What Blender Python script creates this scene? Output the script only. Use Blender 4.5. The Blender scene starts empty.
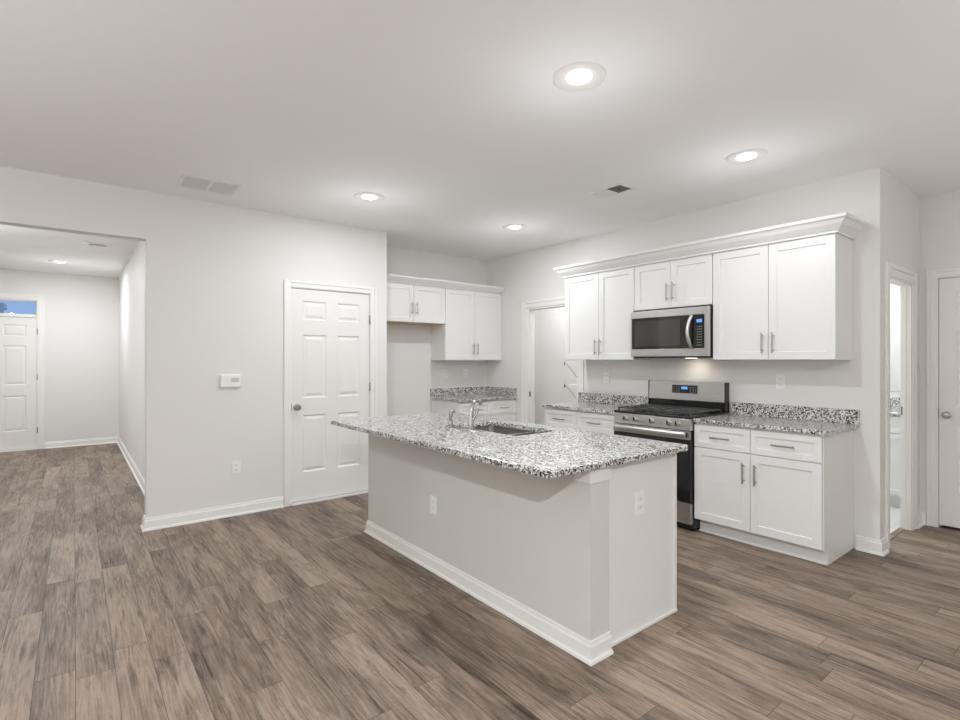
import bpy, bmesh, math, random
from mathutils import Vector, Matrix
random.seed(7)
sc = bpy.context.scene
COL = sc.collection
R = math.radians
CEIL = 2.75

# ------------------------------------------------------------------ camera
cam = bpy.data.cameras.new('camera')
cam.sensor_width = 36.0
cam.lens = 36.0 * 515.0 / 960.0
cam.clip_start = 0.02
cam_o = bpy.data.objects.new('camera', cam)
cam_o.location = (0, 0, 1.38)
cam_o.rotation_euler = (R(90), 0, R(-38.25))
COL.objects.link(cam_o)
sc.camera = cam_o

# ------------------------------------------------------------------ view / world
vs = sc.view_settings
vs.view_transform = 'Standard'
vs.look = 'None'
vs.gamma = 1.0
vs.exposure = 0.10
vs.use_curve_mapping = False
try:
    sc.cycles.use_denoising = True
    sc.cycles.diffuse_bounces = 8
    sc.cycles.max_bounces = 12
except Exception:
    pass
w = bpy.data.worlds.new('dusk_sky')
sc.world = w
w.use_nodes = True
wt = w.node_tree
wt.nodes.clear()
wo = wt.nodes.new('ShaderNodeOutputWorld')
wb = wt.nodes.new('ShaderNodeBackground')
wr = wt.nodes.new('ShaderNodeValToRGB')
wc = wt.nodes.new('ShaderNodeTexCoord')
wx = wt.nodes.new('ShaderNodeSeparateXYZ')
wt.links.new(wc.outputs['Generated'], wx.inputs[0])
wt.links.new(wx.outputs['Z'], wr.inputs[0])
wr.color_ramp.elements[0].color = (0.27, 0.43, 0.74, 1)
wr.color_ramp.elements[1].color = (0.16, 0.30, 0.64, 1)
wt.links.new(wr.outputs[0], wb.inputs[0])
wb.inputs[1].default_value = 1.0
wt.links.new(wb.outputs[0], wo.inputs[0])

# ------------------------------------------------------------------ lights of the place, and added fill lights
def lamp(name, kind, loc, power, size=0.1, color=(0.915, 0.96, 1), rot=(0, 0, 0), spread=None, sy=None):
    l = bpy.data.lights.new(name, kind)
    l.energy = power
    l.color = color
    if kind == 'AREA':
        l.shape = 'DISK'
        l.size = size
        if sy:
            l.shape = 'RECTANGLE'; l.size_y = sy
        if spread: l.spread = spread
    else:
        l.shadow_soft_size = size
    o = bpy.data.objects.new(name, l)
    o.location = loc
    o.rotation_euler = rot
    COL.objects.link(o)
    return o

CANS = [(1.92, 1.66), (3.55, 1.61), (1.946, 3.97), (3.567, 3.94)]
POW = dict(can_isl=23, can_door=13, can_rng=3.2, can_alc=12, fill=3.1, living=150, up_left=66, up_rear=28, up_right=34, hall=23, hall_near_fill=26,
           laundry=27, pantry=17, cooktop=0.35)
for (cx, cy), key in zip(CANS, ('can_isl', 'can_rng', 'can_door', 'can_alc')):
    lamp('can_lamp', 'AREA', (cx, cy, CEIL - 0.022), POW[key], 0.12)
    lamp('can_fill', 'POINT', (cx, cy, CEIL - 0.45), POW['fill'], 0.08)  # added fill hung under the can to lift the ceiling, no fixture
# recessed lamp of the living area behind the viewer
lamp('living_can_lamp', 'AREA', (-0.85, -1.3, CEIL - 0.022), POW['living'], 0.14)
# unseen uplights added out of view to brighten the ceiling
for (wx_, wy_), key in zip(((-2.4, 1.6), (-0.6, -2.4), (3.2, -1.6)), ('up_left', 'up_rear', 'up_right')):
    lamp('fill_uplight', 'AREA', (wx_, wy_, 1.1), POW[key], 0.5, rot=(R(180), 0, 0))
lamp('hall_can_and_fill', 'AREA', (-0.154, 9.25, CEIL - 0.022), POW['hall'], 0.12)
lamp('hall_fill_point', 'POINT', (-0.154, 9.25, CEIL - 0.35), POW['hall'] * 0.08, 0.05)  # extra fill point added below the hall can
lamp('hall_can_and_fill', 'AREA', (-1.0, 6.9, CEIL - 0.022), POW['hall_near_fill'], 0.12)  # added fill for the near end of the hall, no can seen here
lamp('hall_fill_point', 'POINT', (-1.0, 6.9, CEIL - 0.45), POW['hall_near_fill'] * 0.35, 0.05)  # its companion, added to lighten the hall ceiling
lamp('laundry_lamp', 'AREA', (5.6, 2.0, CEIL - 0.03), POW['laundry'], 0.3)
lamp('pantry_fill', 'AREA', (5.0, 4.6, CEIL - 0.03), POW['pantry'], 0.2)  # unseen source added to brighten the storage room
lamp('cooktop_lamp', 'AREA', (4.36, 2.46, 1.392), POW['cooktop'], 0.05, (1, 0.9, 0.78))

# ------------------------------------------------------------------ materials
def new_mat(name):
    m = bpy.data.materials.new(name)
    m.use_nodes = True
    nt = m.node_tree
    return m, nt, nt.nodes['Principled BSDF']

def node(nt, t, **kw):
    n = nt.nodes.new(t)
    for k, v in kw.items():
        setattr(n, k, v)
    return n

def srgb(r, g, b):
    f = lambda c: (c / 255 / 12.92) if c / 255 <= 0.04045 else ((c / 255 + 0.055) / 1.055) ** 2.4
    return (f(r), f(g), f(b), 1)

def paint(name, col, rough=0.5, bump=0.0, scale=400, spec=0.5):
    m, nt, p = new_mat(name)
    n = node(nt, 'ShaderNodeTexNoise')
    n.inputs['Scale'].default_value = scale
    n.inputs['Detail'].default_value = 3
    tc = node(nt, 'ShaderNodeTexCoord')
    nt.links.new(tc.outputs['Object'], n.inputs['Vector'])
    mx = node(nt, 'ShaderNodeMix', data_type='RGBA')
    mx.inputs[6].default_value = col
    mx.inputs[7].default_value = tuple(c * 0.97 for c in col[:3]) + (1,)
    nt.links.new(n.outputs[0], mx.inputs[0])
    nt.links.new(mx.outputs[2], p.inputs['Base Color'])
    p.inputs['Roughness'].default_value = rough
    p.inputs['Specular IOR Level'].default_value = spec
    if bump:
        b = node(nt, 'ShaderNodeBump')
        b.inputs['Strength'].default_value = bump
        b.inputs['Distance'].default_value = 0.002
        nt.links.new(n.outputs[0], b.inputs['Height'])
        nt.links.new(b.outputs[0], p.inputs['Normal'])
    return m

def plain(name, col, rough=0.4, metal=0.0, spec=0.5):
    m, nt, p = new_mat(name)
    p.inputs['Base Color'].default_value = col
    p.inputs['Roughness'].default_value = rough
    p.inputs['Metallic'].default_value = metal
    p.inputs['Specular IOR Level'].default_value = spec
    return m

def emit(name, col, s):
    m, nt, p = new_mat(name)
    p.inputs['Base Color'].default_value = (0, 0, 0, 1)
    p.inputs['Emission Color'].default_value = col
    p.inputs['Emission Strength'].default_value = s
    return m

def steel(name, axis=1):
    m, nt, p = new_mat(name)
    tc = node(nt, 'ShaderNodeTexCoord')
    mp = node(nt, 'ShaderNodeMapping')
    s = [300, 300, 300]; s[axis] = 4
    mp.inputs['Scale'].default_value = s
    n = node(nt, 'ShaderNodeTexNoise')
    n.inputs['Scale'].default_value = 1.0
    n.inputs['Detail'].default_value = 2
    nt.links.new(tc.outputs['Object'], mp.inputs[0])
    nt.links.new(mp.outputs[0], n.inputs['Vector'])
    r = node(nt, 'ShaderNodeMapRange')
    r.inputs[3].default_value = 0.22; r.inputs[4].default_value = 0.38
    nt.links.new(n.outputs[0], r.inputs[0])
    nt.links.new(r.outputs[0], p.inputs['Roughness'])
    p.inputs['Metallic'].default_value = 1.0
    p.inputs['Base Color'].default_value = (0.56, 0.55, 0.53, 1)
    return m

def granite(name):
    m, nt, p = new_mat(name)
    tc = node(nt, 'ShaderNodeTexCoord')
    v = node(nt, 'ShaderNodeTexVoronoi')
    v.inputs['Scale'].default_value = 135
    v.inputs['Randomness'].default_value = 1.0
    nz = node(nt, 'ShaderNodeTexNoise')
    nz.inputs['Scale'].default_value = 60
    nz.inputs['Detail'].default_value = 4
    mixv = node(nt, 'ShaderNodeMix', data_type='VECTOR')
    mixv.inputs[0].default_value = 0.02
    nt.links.new(tc.outputs['Object'], nz.inputs['Vector'])
    nt.links.new(tc.outputs['Object'], mixv.inputs[4])
    nt.links.new(nz.outputs['Color'], mixv.inputs[5])
    nt.links.new(mixv.outputs[1], v.inputs['Vector'])
    sx = node(nt, 'ShaderNodeSeparateColor')
    nt.links.new(v.outputs['Color'], sx.inputs[0])
    n2 = node(nt, 'ShaderNodeTexNoise')
    n2.inputs['Scale'].default_value = 22
    n2.inputs['Detail'].default_value = 3
    nt.links.new(tc.outputs['Object'], n2.inputs['Vector'])
    ad = node(nt, 'ShaderNodeMath', operation='ADD')
    ml = node(nt, 'ShaderNodeMath', operation='MULTIPLY_ADD')
    nt.links.new(n2.outputs[0], ml.inputs[0])
    ml.inputs[1].default_value = 0.5; ml.inputs[2].default_value = -0.25
    nt.links.new(sx.outputs[0], ad.inputs[0])
    nt.links.new(ml.outputs[0], ad.inputs[1])
    cr = node(nt, 'ShaderNodeValToRGB')
    cr.color_ramp.interpolation = 'CONSTANT'
    e = cr.color_ramp.elements
    e[0].position = 0; e[0].color = (0.012, 0.012, 0.013, 1)
    e[1].position = 0.22; e[1].color = (0.10, 0.095, 0.09, 1)
    for pos, c in ((0.33, (0.26, 0.25, 0.24, 1)), (0.46, (0.48, 0.47, 0.45, 1)), (0.62, (0.74, 0.73, 0.71, 1))):
        k = e.new(pos); k.color = c
    nt.links.new(ad.outputs[0], cr.inputs[0])
    nt.links.new(cr.outputs[0], p.inputs['Base Color'])
    p.inputs['Roughness'].default_value = 0.17
    p.inputs['IOR'].default_value = 1.75
    return m

def wood_floor(name):
    m, nt, p = new_mat(name)
    L = nt.links.new
    tc = node(nt, 'ShaderNodeTexCoord')
    sp = node(nt, 'ShaderNodeSeparateXYZ')
    L(tc.outputs['Object'], sp.inputs[0])
    def mth(op, a, b=None, c=None):
        n = node(nt, 'ShaderNodeMath', operation=op)
        for i, x in enumerate((a, b, c)):
            if x is None: continue
            if isinstance(x, (int, float)): n.inputs[i].default_value = x
            else: L(x, n.inputs[i])
        return n.outputs[0]
    W, LEN = 0.140, 1.22
    u = mth('DIVIDE', mth('ADD', sp.outputs['X'], 20 * W - 0.035), W)
    row = mth('FLOOR', u)
    fu = mth('FRACT', u)
    wn = node(nt, 'ShaderNodeTexWhiteNoise', noise_dimensions='1D')
    L(row, wn.inputs['W'])
    vv = mth('ADD', mth('DIVIDE', mth('ADD', sp.outputs['Y'], 50.0), LEN), wn.outputs['Value'])
    colm = mth('FLOOR', vv)
    fv = mth('FRACT', vv)
    cmb = node(nt, 'ShaderNodeCombineXYZ')
    L(row, cmb.inputs[0]); L(colm, cmb.inputs[1])
    wn2 = node(nt, 'ShaderNodeTexWhiteNoise', noise_dimensions='2D')
    L(cmb.outputs[0], wn2.inputs['Vector'])
    pid = wn2.outputs['Value']
    # grain coordinates, shifted per plank
    g = node(nt, 'ShaderNodeCombineXYZ')
    L(mth('ADD', sp.outputs['X'], mth('MULTIPLY', pid, 37.0)), g.inputs[0])
    L(mth('ADD', sp.outputs['Y'], mth('MULTIPLY', pid, 91.0)), g.inputs[1])
    def grain(sx, sy, detail, dist, rough=0.6):
        mp = node(nt, 'ShaderNodeMapping')
        mp.inputs['Scale'].default_value = (sx, sy, 1)
        n = node(nt, 'ShaderNodeTexNoise')
        n.inputs['Scale'].default_value = 1
        n.inputs['Detail'].default_value = detail
        n.inputs['Roughness'].default_value = rough
        n.inputs['Distortion'].default_value = dist
        L(g.outputs[0], mp.inputs[0]); L(mp.outputs[0], n.inputs['Vector'])
        return n.outputs[0]
    g1 = grain(9, 0.75, 2, 0.25)         # contour field for the cathedral figure
    g2 = grain(140, 3.5, 5, 0.15)        # fine pores
    g3 = grain(4.5, 1.1, 4, 1.0)         # tone patches
    g4 = grain(34, 2.4, 6, 0.9, 0.68)          # dark streaks
    g5 = grain(40, 22, 4, 2.0)           # cross-grain wear
    rings = mth('SINE', mth('MULTIPLY', g1, 75.0))
    t = mth('ADD', mth('MULTIPLY', g2, 0.34), mth('MULTIPLY', g3, 0.52))
    t = mth('ADD', t, mth('MULTIPLY', g5, 0.14))
    t = mth('ADD', t, mth('MULTIPLY', rings, 0.034))
    t = mth('ADD', t, mth('MULTIPLY', mth('SUBTRACT', pid, 0.5), 0.10))
    sm = node(nt, 'ShaderNodeMapRange', interpolation_type='SMOOTHSTEP')
    sm.inputs[1].default_value = 0.50; sm.inputs[2].default_value = 0.68
    L(g4, sm.inputs[0])
    t = mth('SUBTRACT', t, mth('MULTIPLY', sm.outputs[0], 0.13))
    cr = node(nt, 'ShaderNodeValToRGB')
    e = cr.color_ramp.elements
    e[0].position = 0.27; e[0].color = FLOOR_DARK
    e[1].position = 0.62; e[1].color = FLOOR_LIGHT
    k = e.new(0.43); k.color = FLOOR_MID
    L(t, cr.inputs[0])
    # joints
    eu = mth('MINIMUM', fu, mth('SUBTRACT', 1.0, fu))
    ev = mth('MINIMUM', fv, mth('SUBTRACT', 1.0, fv))
    ju = mth('LESS_THAN', eu, 0.010)
    jv = mth('LESS_THAN', ev, 0.0013)
    j = mth('MAXIMUM', ju, jv)
    mx = node(nt, 'ShaderNodeMix', data_type='RGBA')
    L(mth('MULTIPLY', j, 0.72), mx.inputs[0])
    L(cr.outputs[0], mx.inputs[6])
    mx.inputs[7].default_value = (0.035, 0.028, 0.023, 1)
    L(mx.outputs[2], p.inputs['Base Color'])
    rr = node(nt, 'ShaderNodeMapRange')
    rr.inputs[3].default_value = 0.42; rr.inputs[4].default_value = 0.58
    L(g1, rr.inputs[0]); L(rr.outputs[0], p.inputs['Roughness'])
    p.inputs['Specular IOR Level'].default_value = 0.4
    b = node(nt, 'ShaderNodeBump')
    b.inputs['Strength'].default_value = 0.25
    b.inputs['Distance'].default_value = 0.002
    L(mth('SUBTRACT', t, mth('MULTIPLY', j, 0.6)), b.inputs['Height'])
    L(b.outputs[0], p.inputs['Normal'])
    return m

def tile_floor(name):
    m, nt, p = new_mat(name)
    tc = node(nt, 'ShaderNodeTexCoord')
    b = node(nt, 'ShaderNodeTexBrick')
    b.offset = 0
    b.inputs['Scale'].default_value = 1
    b.inputs['Brick Width'].default_value = 0.3
    b.inputs['Row Height'].default_value = 0.3
    b.inputs['Mortar Size'].default_value = 0.003
    b.inputs['Color1'].default_value = (0.70, 0.69, 0.67, 1)
    b.inputs['Color2'].default_value = (0.66, 0.65, 0.63, 1)
    b.inputs['Mortar'].default_value = (0.5, 0.49, 0.47, 1)
    nt.links.new(tc.outputs['Object'], b.inputs['Vector'])
    nt.links.new(b.outputs['Color'], p.inputs['Base Color'])
    p.inputs['Roughness'].default_value = 0.3
    return m

FLOOR_DARK = (0.040, 0.029, 0.022, 1)
FLOOR_MID = (0.162, 0.118, 0.089, 1)
FLOOR_LIGHT = (0.345, 0.266, 0.207, 1)

M = dict(
    knee=paint('knee_wall_paint', srgb(213, 211, 206), 0.6, 0.05, 500, 0.3),
    wall=paint('wall_paint', srgb(228, 226, 223), 0.6, 0.05, 500, 0.3),
    ceil=paint('ceiling_paint', srgb(243, 242, 241), 0.8, 0.08, 300, 0.2),
    trim=paint('trim_paint', srgb(236, 234, 230), 0.35, 0, 200),
    door=paint('door_paint', srgb(232, 230, 226), 0.4, 0.02, 150),
    cab=paint('cabinet_paint', srgb(232, 231, 229), 0.33, 0, 120),
    floor=wood_floor('plank_floor'),
    tile=tile_floor('laundry_tile'),
    granite=granite('granite'),
    steel=steel('stainless_steel', 1),
    steelv=steel('stainless_vertical', 2),
    nickel=plain('satin_nickel', (0.42, 0.40, 0.37, 1), 0.3, 1.0),
    chrome=plain('chrome', (0.55, 0.55, 0.55, 1), 0.08, 1.0),
    sink=plain('sink_steel', (0.5, 0.5, 0.49, 1), 0.25, 1.0),
    black=plain('black_enamel', (0.012, 0.012, 0.012, 1), 0.25),
    glass_black=plain('black_glass', (0.010, 0.010, 0.010, 1), 0.05, 0, 0.6),
    iron=plain('cast_iron', (0.055, 0.055, 0.053, 1), 0.38),
    window_dark=plain('oven_window', (0.035, 0.034, 0.032, 1), 0.06, 0, 0.7),
    plastic=plain('white_plastic', srgb(238, 238, 236), 0.35),
    slot=plain('dark_slot', (0.03, 0.03, 0.03, 1), 0.6),
    greyslot=plain('duct_grey', (0.10, 0.10, 0.098, 1), 0.7),
    hinge=plain('hinge_nickel', (0.30, 0.29, 0.27, 1), 0.35, 1.0),
    lens=emit('lamp_lens', (1, 0.97, 0.93, 1), 9),
    warm_lens=emit('warm_lens', (1, 0.9, 0.75, 1), 4),
    blue=emit('blue_display', (0.12, 0.38, 1, 1), 1.1),
    white_mark=plain('white_marking', (0.22, 0.22, 0.22, 1), 0.5),
    mirror=plain('mirror_glass', (0.9, 0.9, 0.9, 1), 0.02, 1.0),
    wood_under=paint('raw_birch', srgb(205, 180, 140), 0.5, 0, 60),
    outside=plain('dark_cladding', (0.02, 0.025, 0.04, 1), 0.8),
    soil=plain('soil', (0.05, 0.05, 0.045, 1), 0.9),
)
def pane_mat():
    m = bpy.data.materials.new('window_glass')
    m.use_nodes = True
    nt = m.node_tree
    nt.nodes.clear()
    o = node(nt, 'ShaderNodeOutputMaterial')
    mix = node(nt, 'ShaderNodeMixShader')
    t = node(nt, 'ShaderNodeBsdfTransparent')
    gl = node(nt, 'ShaderNodeBsdfGlossy')
    gl.inputs['Roughness'].default_value = 0.02
    fr = node(nt, 'ShaderNodeFresnel')
    nt.links.new(fr.outputs[0], mix.inputs[0])
    nt.links.new(t.outputs[0], mix.inputs[1])
    nt.links.new(gl.outputs[0], mix.inputs[2])
    nt.links.new(mix.outputs[0], o.inputs[0])
    return m
M['pane'] = pane_mat()

# ------------------------------------------------------------------ mesh builder
class MB:
    def __init__(s, f=None):
        s.bm = bmesh.new()
        s.f = f or (lambda a, b, c: (a, b, c))
    def v(s, a, b, c): return s.bm.verts.new(s.f(a, b, c))
    def quad(s, pts): return s.bm.faces.new([s.v(*p) for p in pts])
    def box(s, a0, a1, b0, b1, c0, c1):
        vs_ = [s.v(a, b, c) for a in (a0, a1) for b in (b0, b1) for c in (c0, c1)]
        for f in ((0, 1, 3, 2), (4, 6, 7, 5), (0, 4, 5, 1), (2, 3, 7, 6), (0, 2, 6, 4), (1, 5, 7, 3)):
            s.bm.faces.new([vs_[i] for i in f])
        return s
    def tube(s, pts, r, n=12, cap=True):
        pts = [Vector(p) for p in pts]
        rs = r if isinstance(r, (list, tuple)) else [r] * len(pts)
        rings = []
        ref = None
        for i, p in enumerate(pts):
            t = (pts[min(i + 1, len(pts) - 1)] - pts[max(i - 1, 0)]).normalized()
            if ref is None:
                ref = Vector((0, 0, 1)) if abs(t.z) < 0.9 else Vector((1, 0, 0))
            a = t.cross(ref).normalized()
            b = a.cross(t).normalized()
            ref = b
            rings.append([s.v(*(p + (a * math.cos(2 * math.pi * k / n) + b * math.sin(2 * math.pi * k / n)) * rs[i])) for k in range(n)])
        for i in range(len(rings) - 1):
            for k in range(n):
                s.bm.faces.new((rings[i][k], rings[i][(k + 1) % n], rings[i + 1][(k + 1) % n], rings[i + 1][k]))
        if cap:
            s.bm.faces.new(rings[0]); s.bm.faces.new(rings[-1])
        return s
    def lathe(s, c, axis, prof, n=24):
        """prof: list of (radius, distance along axis)"""
        c = Vector(c); ax = Vector(axis).normalized()
        a = ax.orthogonal().normalized(); b = ax.cross(a)
        rings = []
        for r, h in prof:
            if r < 1e-6: rings.append([s.v(*(c + ax * h))]); continue
            rings.append([s.v(*(c + ax * h + (a * math.cos(2 * math.pi * k / n) + b * math.sin(2 * math.pi * k / n)) * r)) for k in range(n)])
        for A, B in zip(rings, rings[1:]):
            for k in range(n):
                k2 = (k + 1) % n
                if len(A) == 1: s.bm.faces.new((A[0], B[k], B[k2]))
                elif len(B) == 1: s.bm.faces.new((A[k], A[k2], B[0]))
                else: s.bm.faces.new((A[k], A[k2], B[k2], B[k]))
        return s
    def prism(s, poly, axis, lo, hi):
        """poly of 2D points extruded along axis index 0/1/2"""
        def mk(p, h):
            q = list(p); q.insert(axis, h); return s.v(*q)
        A = [mk(p, lo) for p in poly]; B = [mk(p, hi) for p in poly]
        s.bm.faces.new(A); s.bm.faces.new(B)
        n = len(poly)
        for i in range(n):
            s.bm.faces.new((A[i], A[(i + 1) % n], B[(i + 1) % n], B[i]))
        return s
    def sweep(s, path, prof):
        """sweep a (offset, z) profile along a horizontal polyline; offset is to the left of travel"""
        P = [Vector((p[0], p[1])) for p in path]
        n = len(P); rings = []
        for i in range(n):
            d0 = (P[i] - P[i - 1]).normalized() if i else None
            d1 = (P[i + 1] - P[i]).normalized() if i < n - 1 else None
            d0 = d0 or d1; d1 = d1 or d0
            n0 = Vector((-d0.y, d0.x)); n1 = Vector((-d1.y, d1.x))
            m = (n0 + n1)
            m = m / (1 + n0.dot(n1))
            rings.append([s.v(P[i].x + m.x * o, P[i].y + m.y * o, z) for o, z in prof])
        k = len(prof)
        for A, B in zip(rings, rings[1:]):
            for j in range(k):
                s.bm.faces.new((A[j], A[(j + 1) % k], B[(j + 1) % k], B[j]))
        s.bm.faces.new(rings[0]); s.bm.faces.new(rings[-1])
        return s
    def panel_grid(s, us, zs, d0, d1, cells, kind='shaker', rec=0.008):
        """a slab from depth d0 (back) to d1 (front) whose front has the given (i, j) cells worked as panels"""
        nu, nz = len(us), len(zs)
        V = {(i, j): s.v(us[i], d1, zs[j]) for i in range(nu) for j in range(nz)}
        for i in range(nu - 1):
            for j in range(nz - 1):
                c = [V[i, j], V[i + 1, j], V[i + 1, j + 1], V[i, j + 1]]
                if (i, j) not in cells:
                    s.bm.faces.new(c); continue
                if kind == 'shaker': steps = [(0.0015, -rec)]
                else: steps = [(0.012, -rec), (0.022, -rec), (0.045, -0.0015)]
                cur = c
                for ins, dd in steps:
                    a0, a1, b0, b1 = us[i] + ins, us[i + 1] - ins, zs[j] + ins, zs[j + 1] - ins
                    nx = [s.v(a0, d1 + dd, b0), s.v(a1, d1 + dd, b0), s.v(a1, d1 + dd, b1), s.v(a0, d1 + dd, b1)]
                    for q in range(4):
                        s.bm.faces.new((cur[q], cur[(q + 1) % 4], nx[(q + 1) % 4], nx[q]))
                    cur = nx
                s.bm.faces.new(cur)
        # sides and back
        B = {}
        def bk(i, j):
            if (i, j) not in B: B[i, j] = s.v(us[i], d0, zs[j])
            return B[i, j]
        loop = [(i, 0) for i in range(nu)] + [(nu - 1, j) for j in range(1, nz)] + [(i, nz - 1) for i in range(nu - 2, -1, -1)] + [(0, j) for j in range(nz - 2, 0, -1)]
        for a, b in zip(loop, loop[1:] + loop[:1]):
            s.bm.faces.new((V[a], V[b], bk(*b), bk(*a)))
        s.bm.faces.new([bk(*a) for a in loop])
        return s

WORLD = {}
def put(name, mb, mat, parent=None, bevel=0.0, smooth=False, seg=2):
    bm = mb.bm
    bmesh.ops.recalc_face_normals(bm, faces=bm.faces)
    if parent is not None:
        org = WORLD[parent.name]
    else:
        xs = [v.co.x for v in bm.verts]; ys = [v.co.y for v in bm.verts]; zs = [v.co.z for v in bm.verts]
        org = Vector(((min(xs) + max(xs)) / 2, (min(ys) + max(ys)) / 2, min(zs)))
    for v in bm.verts: v.co -= org
    me = bpy.data.meshes.new(name)
    bm.to_mesh(me); bm.free()
    me.materials.append(mat)
    o = bpy.data.objects.new(name, me)
    COL.objects.link(o)
    if parent is not None: o.parent = parent
    else: o.location = org
    WORLD[o.name] = org.copy()
    if smooth:
        for p in me.polygons: p.use_smooth = True
        try:
            a = me.attributes.new('sharp_edge', 'BOOLEAN', 'EDGE')
            bm2 = bmesh.new(); bm2.from_mesh(me)
            vals = [len(e.link_faces) == 2 and e.calc_face_angle(0) > R(40) for e in bm2.edges]
            a.data.foreach_set('value', vals)
            bm2.free()
        except Exception:
            pass
    if bevel:
        b = o.modifiers.new('bevel', 'BEVEL')
        b.width = bevel; b.segments = seg; b.limit_method = 'ANGLE'; b.angle_limit = R(50)
    return o

def thing(name, label, cat, loc, group=None):
    o = bpy.data.objects.new(name, None)
    o.empty_display_size = 0.05
    o.location = loc
    COL.objects.link(o)
    WORLD[o.name] = Vector(loc)
    return tag(o, label, cat, group)

def tag(o, label, cat, group=None, kind=None):
    o['label'] = label; o['category'] = cat
    if group: o['group'] = group
    if kind: o['kind'] = kind
    return o

def struct(name, mb, mat, label, cat, bevel=0):
    return tag(put(name, mb, mat, None, bevel), label, cat, None, 'structure')

XF = lambda X: (lambda u, d, z: (X - d, u, z))      # a face looking towards -X, u = world y
YF = lambda Y: (lambda u, d, z: (u, Y - d, z))      # a face looking towards -Y, u = world x

# ------------------------------------------------------------------ the setting
T = 0.12
L0, L1, LT = 4.69, 5.33, 2.0
WY, WX, AY, RY, FX = 4.95, 4.49, 5.55, 1.112, 5.60      # pantry-door wall, range wall, alcove wall, recess wall, far right wall
struct('floor', MB().box(-3.5, 6.8, -4.0, 11.2, -0.1, 0), M['floor'], 'grey brown wood plank floor running through kitchen and hall', 'floor')
struct('trim_1', MB().box(L0 + 0.02, L1 - 0.02, 1.15, 1.19, 0.0005, 0.006), M['floor'], 'thin wooden threshold strip in the laundry doorway', 'threshold')
struct('floor_laundry', MB().box(4.61, 6.58, 1.19, 3.08, 0.0005, 0.003), M['tile'], 'white tile floor in the room beyond the narrow doorway', 'floor')
struct('ceiling', MB().box(-3.6, 6.8, -4.1, 11.2, CEIL, CEIL + 0.1), M['ceil'], 'flat white painted ceiling with round recessed lights', 'ceiling')

P0, P1, PT = 1.612, 2.442, 2.075                        # pantry-door rough opening
wb_ = MB()
wb_.box(0.46, P0, WY, WY + T, 0, CEIL).box(P1, 2.63, WY, WY + T, 0, CEIL).box(P0, P1, WY, WY + T, PT, CEIL)
wb_.box(-1.9, 0.46, WY, WY + T, 2.36, CEIL).box(-3.6, -1.9, WY, WY + T, 0, CEIL)
struct('wall_back', wb_, M['wall'], 'light grey wall holding the white six panel door, with the wide hall opening', 'wall')
struct('wall_alcove_side', MB().box(2.51, 2.63, WY + T, AY + T, 0, CEIL), M['wall'], 'short grey return wall at left of the refrigerator alcove', 'wall')
struct('wall_alcove', MB().box(2.63, 4.61, AY, AY + T, 0, CEIL), M['wall'], 'grey wall behind the small corner counter and refrigerator space', 'wall')
O0, O1, OT = 3.90, 4.74, 2.03                           # cased opening in the range wall
wr_ = MB().box(WX, WX + T, RY, O0, 0, CEIL).box(WX, WX + T, O1, AY, 0, CEIL).box(WX, WX + T, O0, O1, OT, CEIL)
struct('wall_range', wr_, M['wall'], 'light grey wall behind the stove and white wall cabinets', 'wall')
TR = 0.068
wl_ = MB().box(WX + T, L0, RY, RY + TR, 0, CEIL).box(L1, 6.7, RY, RY + TR, 0, CEIL).box(L0, L1, RY, RY + TR, LT, CEIL)
struct('wall_recess', wl_, M['wall'], 'grey wall with the narrow doorway to the laundry room at far right', 'wall')
D0, D1, DT = 0.204, 1.004, 2.06
wf_ = MB().box(FX, FX + T, -4.0, D0, 0, CEIL).box(FX, FX + T, D1, RY, 0, CEIL).box(FX, FX + T, D0, D1, DT, CEIL)
struct('wall_right', wf_, M['wall'], 'grey wall at the right edge holding a white closed door', 'wall')
struct('wall_light_block', MB().box(6.5, 6.6, -0.3, 1.1, 0, CEIL).box(5.72, 6.5, -0.4, -0.3, 0, CEIL), M['wall'], 'unseen walls added behind the right door to block stray light', 'wall')  # added to stop sky light leaking under the right door
struct('wall_rear', MB().box(-3.6, 5.68, -4.1, -4.0, 0, CEIL), M['wall'], 'grey wall of the living area opposite the kitchen', 'wall')
struct('wall_left', MB().box(-3.6, -3.5, -4.0, WY, 0, CEIL), M['wall'], 'grey side wall of the living area', 'wall')
HX, HY = 0.59, 10.5
struct('wall_hall_right', MB().box(HX, HX + T, WY + T, HY, 0, CEIL), M['wall'], 'pale side wall of the entry hall seen through the wide opening', 'wall')
struct('wall_hall_left', MB().box(-1.9 - T, -1.9, WY + T, HY, 0, CEIL), M['wall'], 'far side wall of the entry hall', 'wall')
E0, E1 = -1.37, -0.43
wh_ = MB().box(-1.9 - T, E0, HY, HY + T, 0, CEIL).box(E1, HX + T, HY, HY + T, 0, CEIL).box(E0, E1, HY, HY + T, 2.32, CEIL)
struct('wall_entry', wh_, M['wall'], 'grey end wall of the hall around the front door', 'wall')
# room behind the cased opening, and the laundry
struct('wall_pantry', MB().box(5.5, 5.6, 3.3, 6.2, 0, CEIL).box(4.61, 5.5, 6.1, 6.2, 0, CEIL).box(4.61, 5.5, 3.3, 3.4, 0, CEIL).box(4.49, 4.61, AY + T, 6.2, 0, CEIL), M['wall'],
       'plain walls of the storage room behind the cased opening', 'wall')
struct('wall_laundry', MB().box(6.58, 6.7, RY + T, 3.2, 0, CEIL).box(4.61, 6.58, 3.08, 3.2, 0, CEIL), M['wall'], 'bright walls of the room beyond the narrow doorway', 'wall')
struct('ground_outside', MB().box(-14, 10, 10.7, 30, -0.12, -0.1), M['soil'], 'dark ground outside the front door', 'ground')

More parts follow.
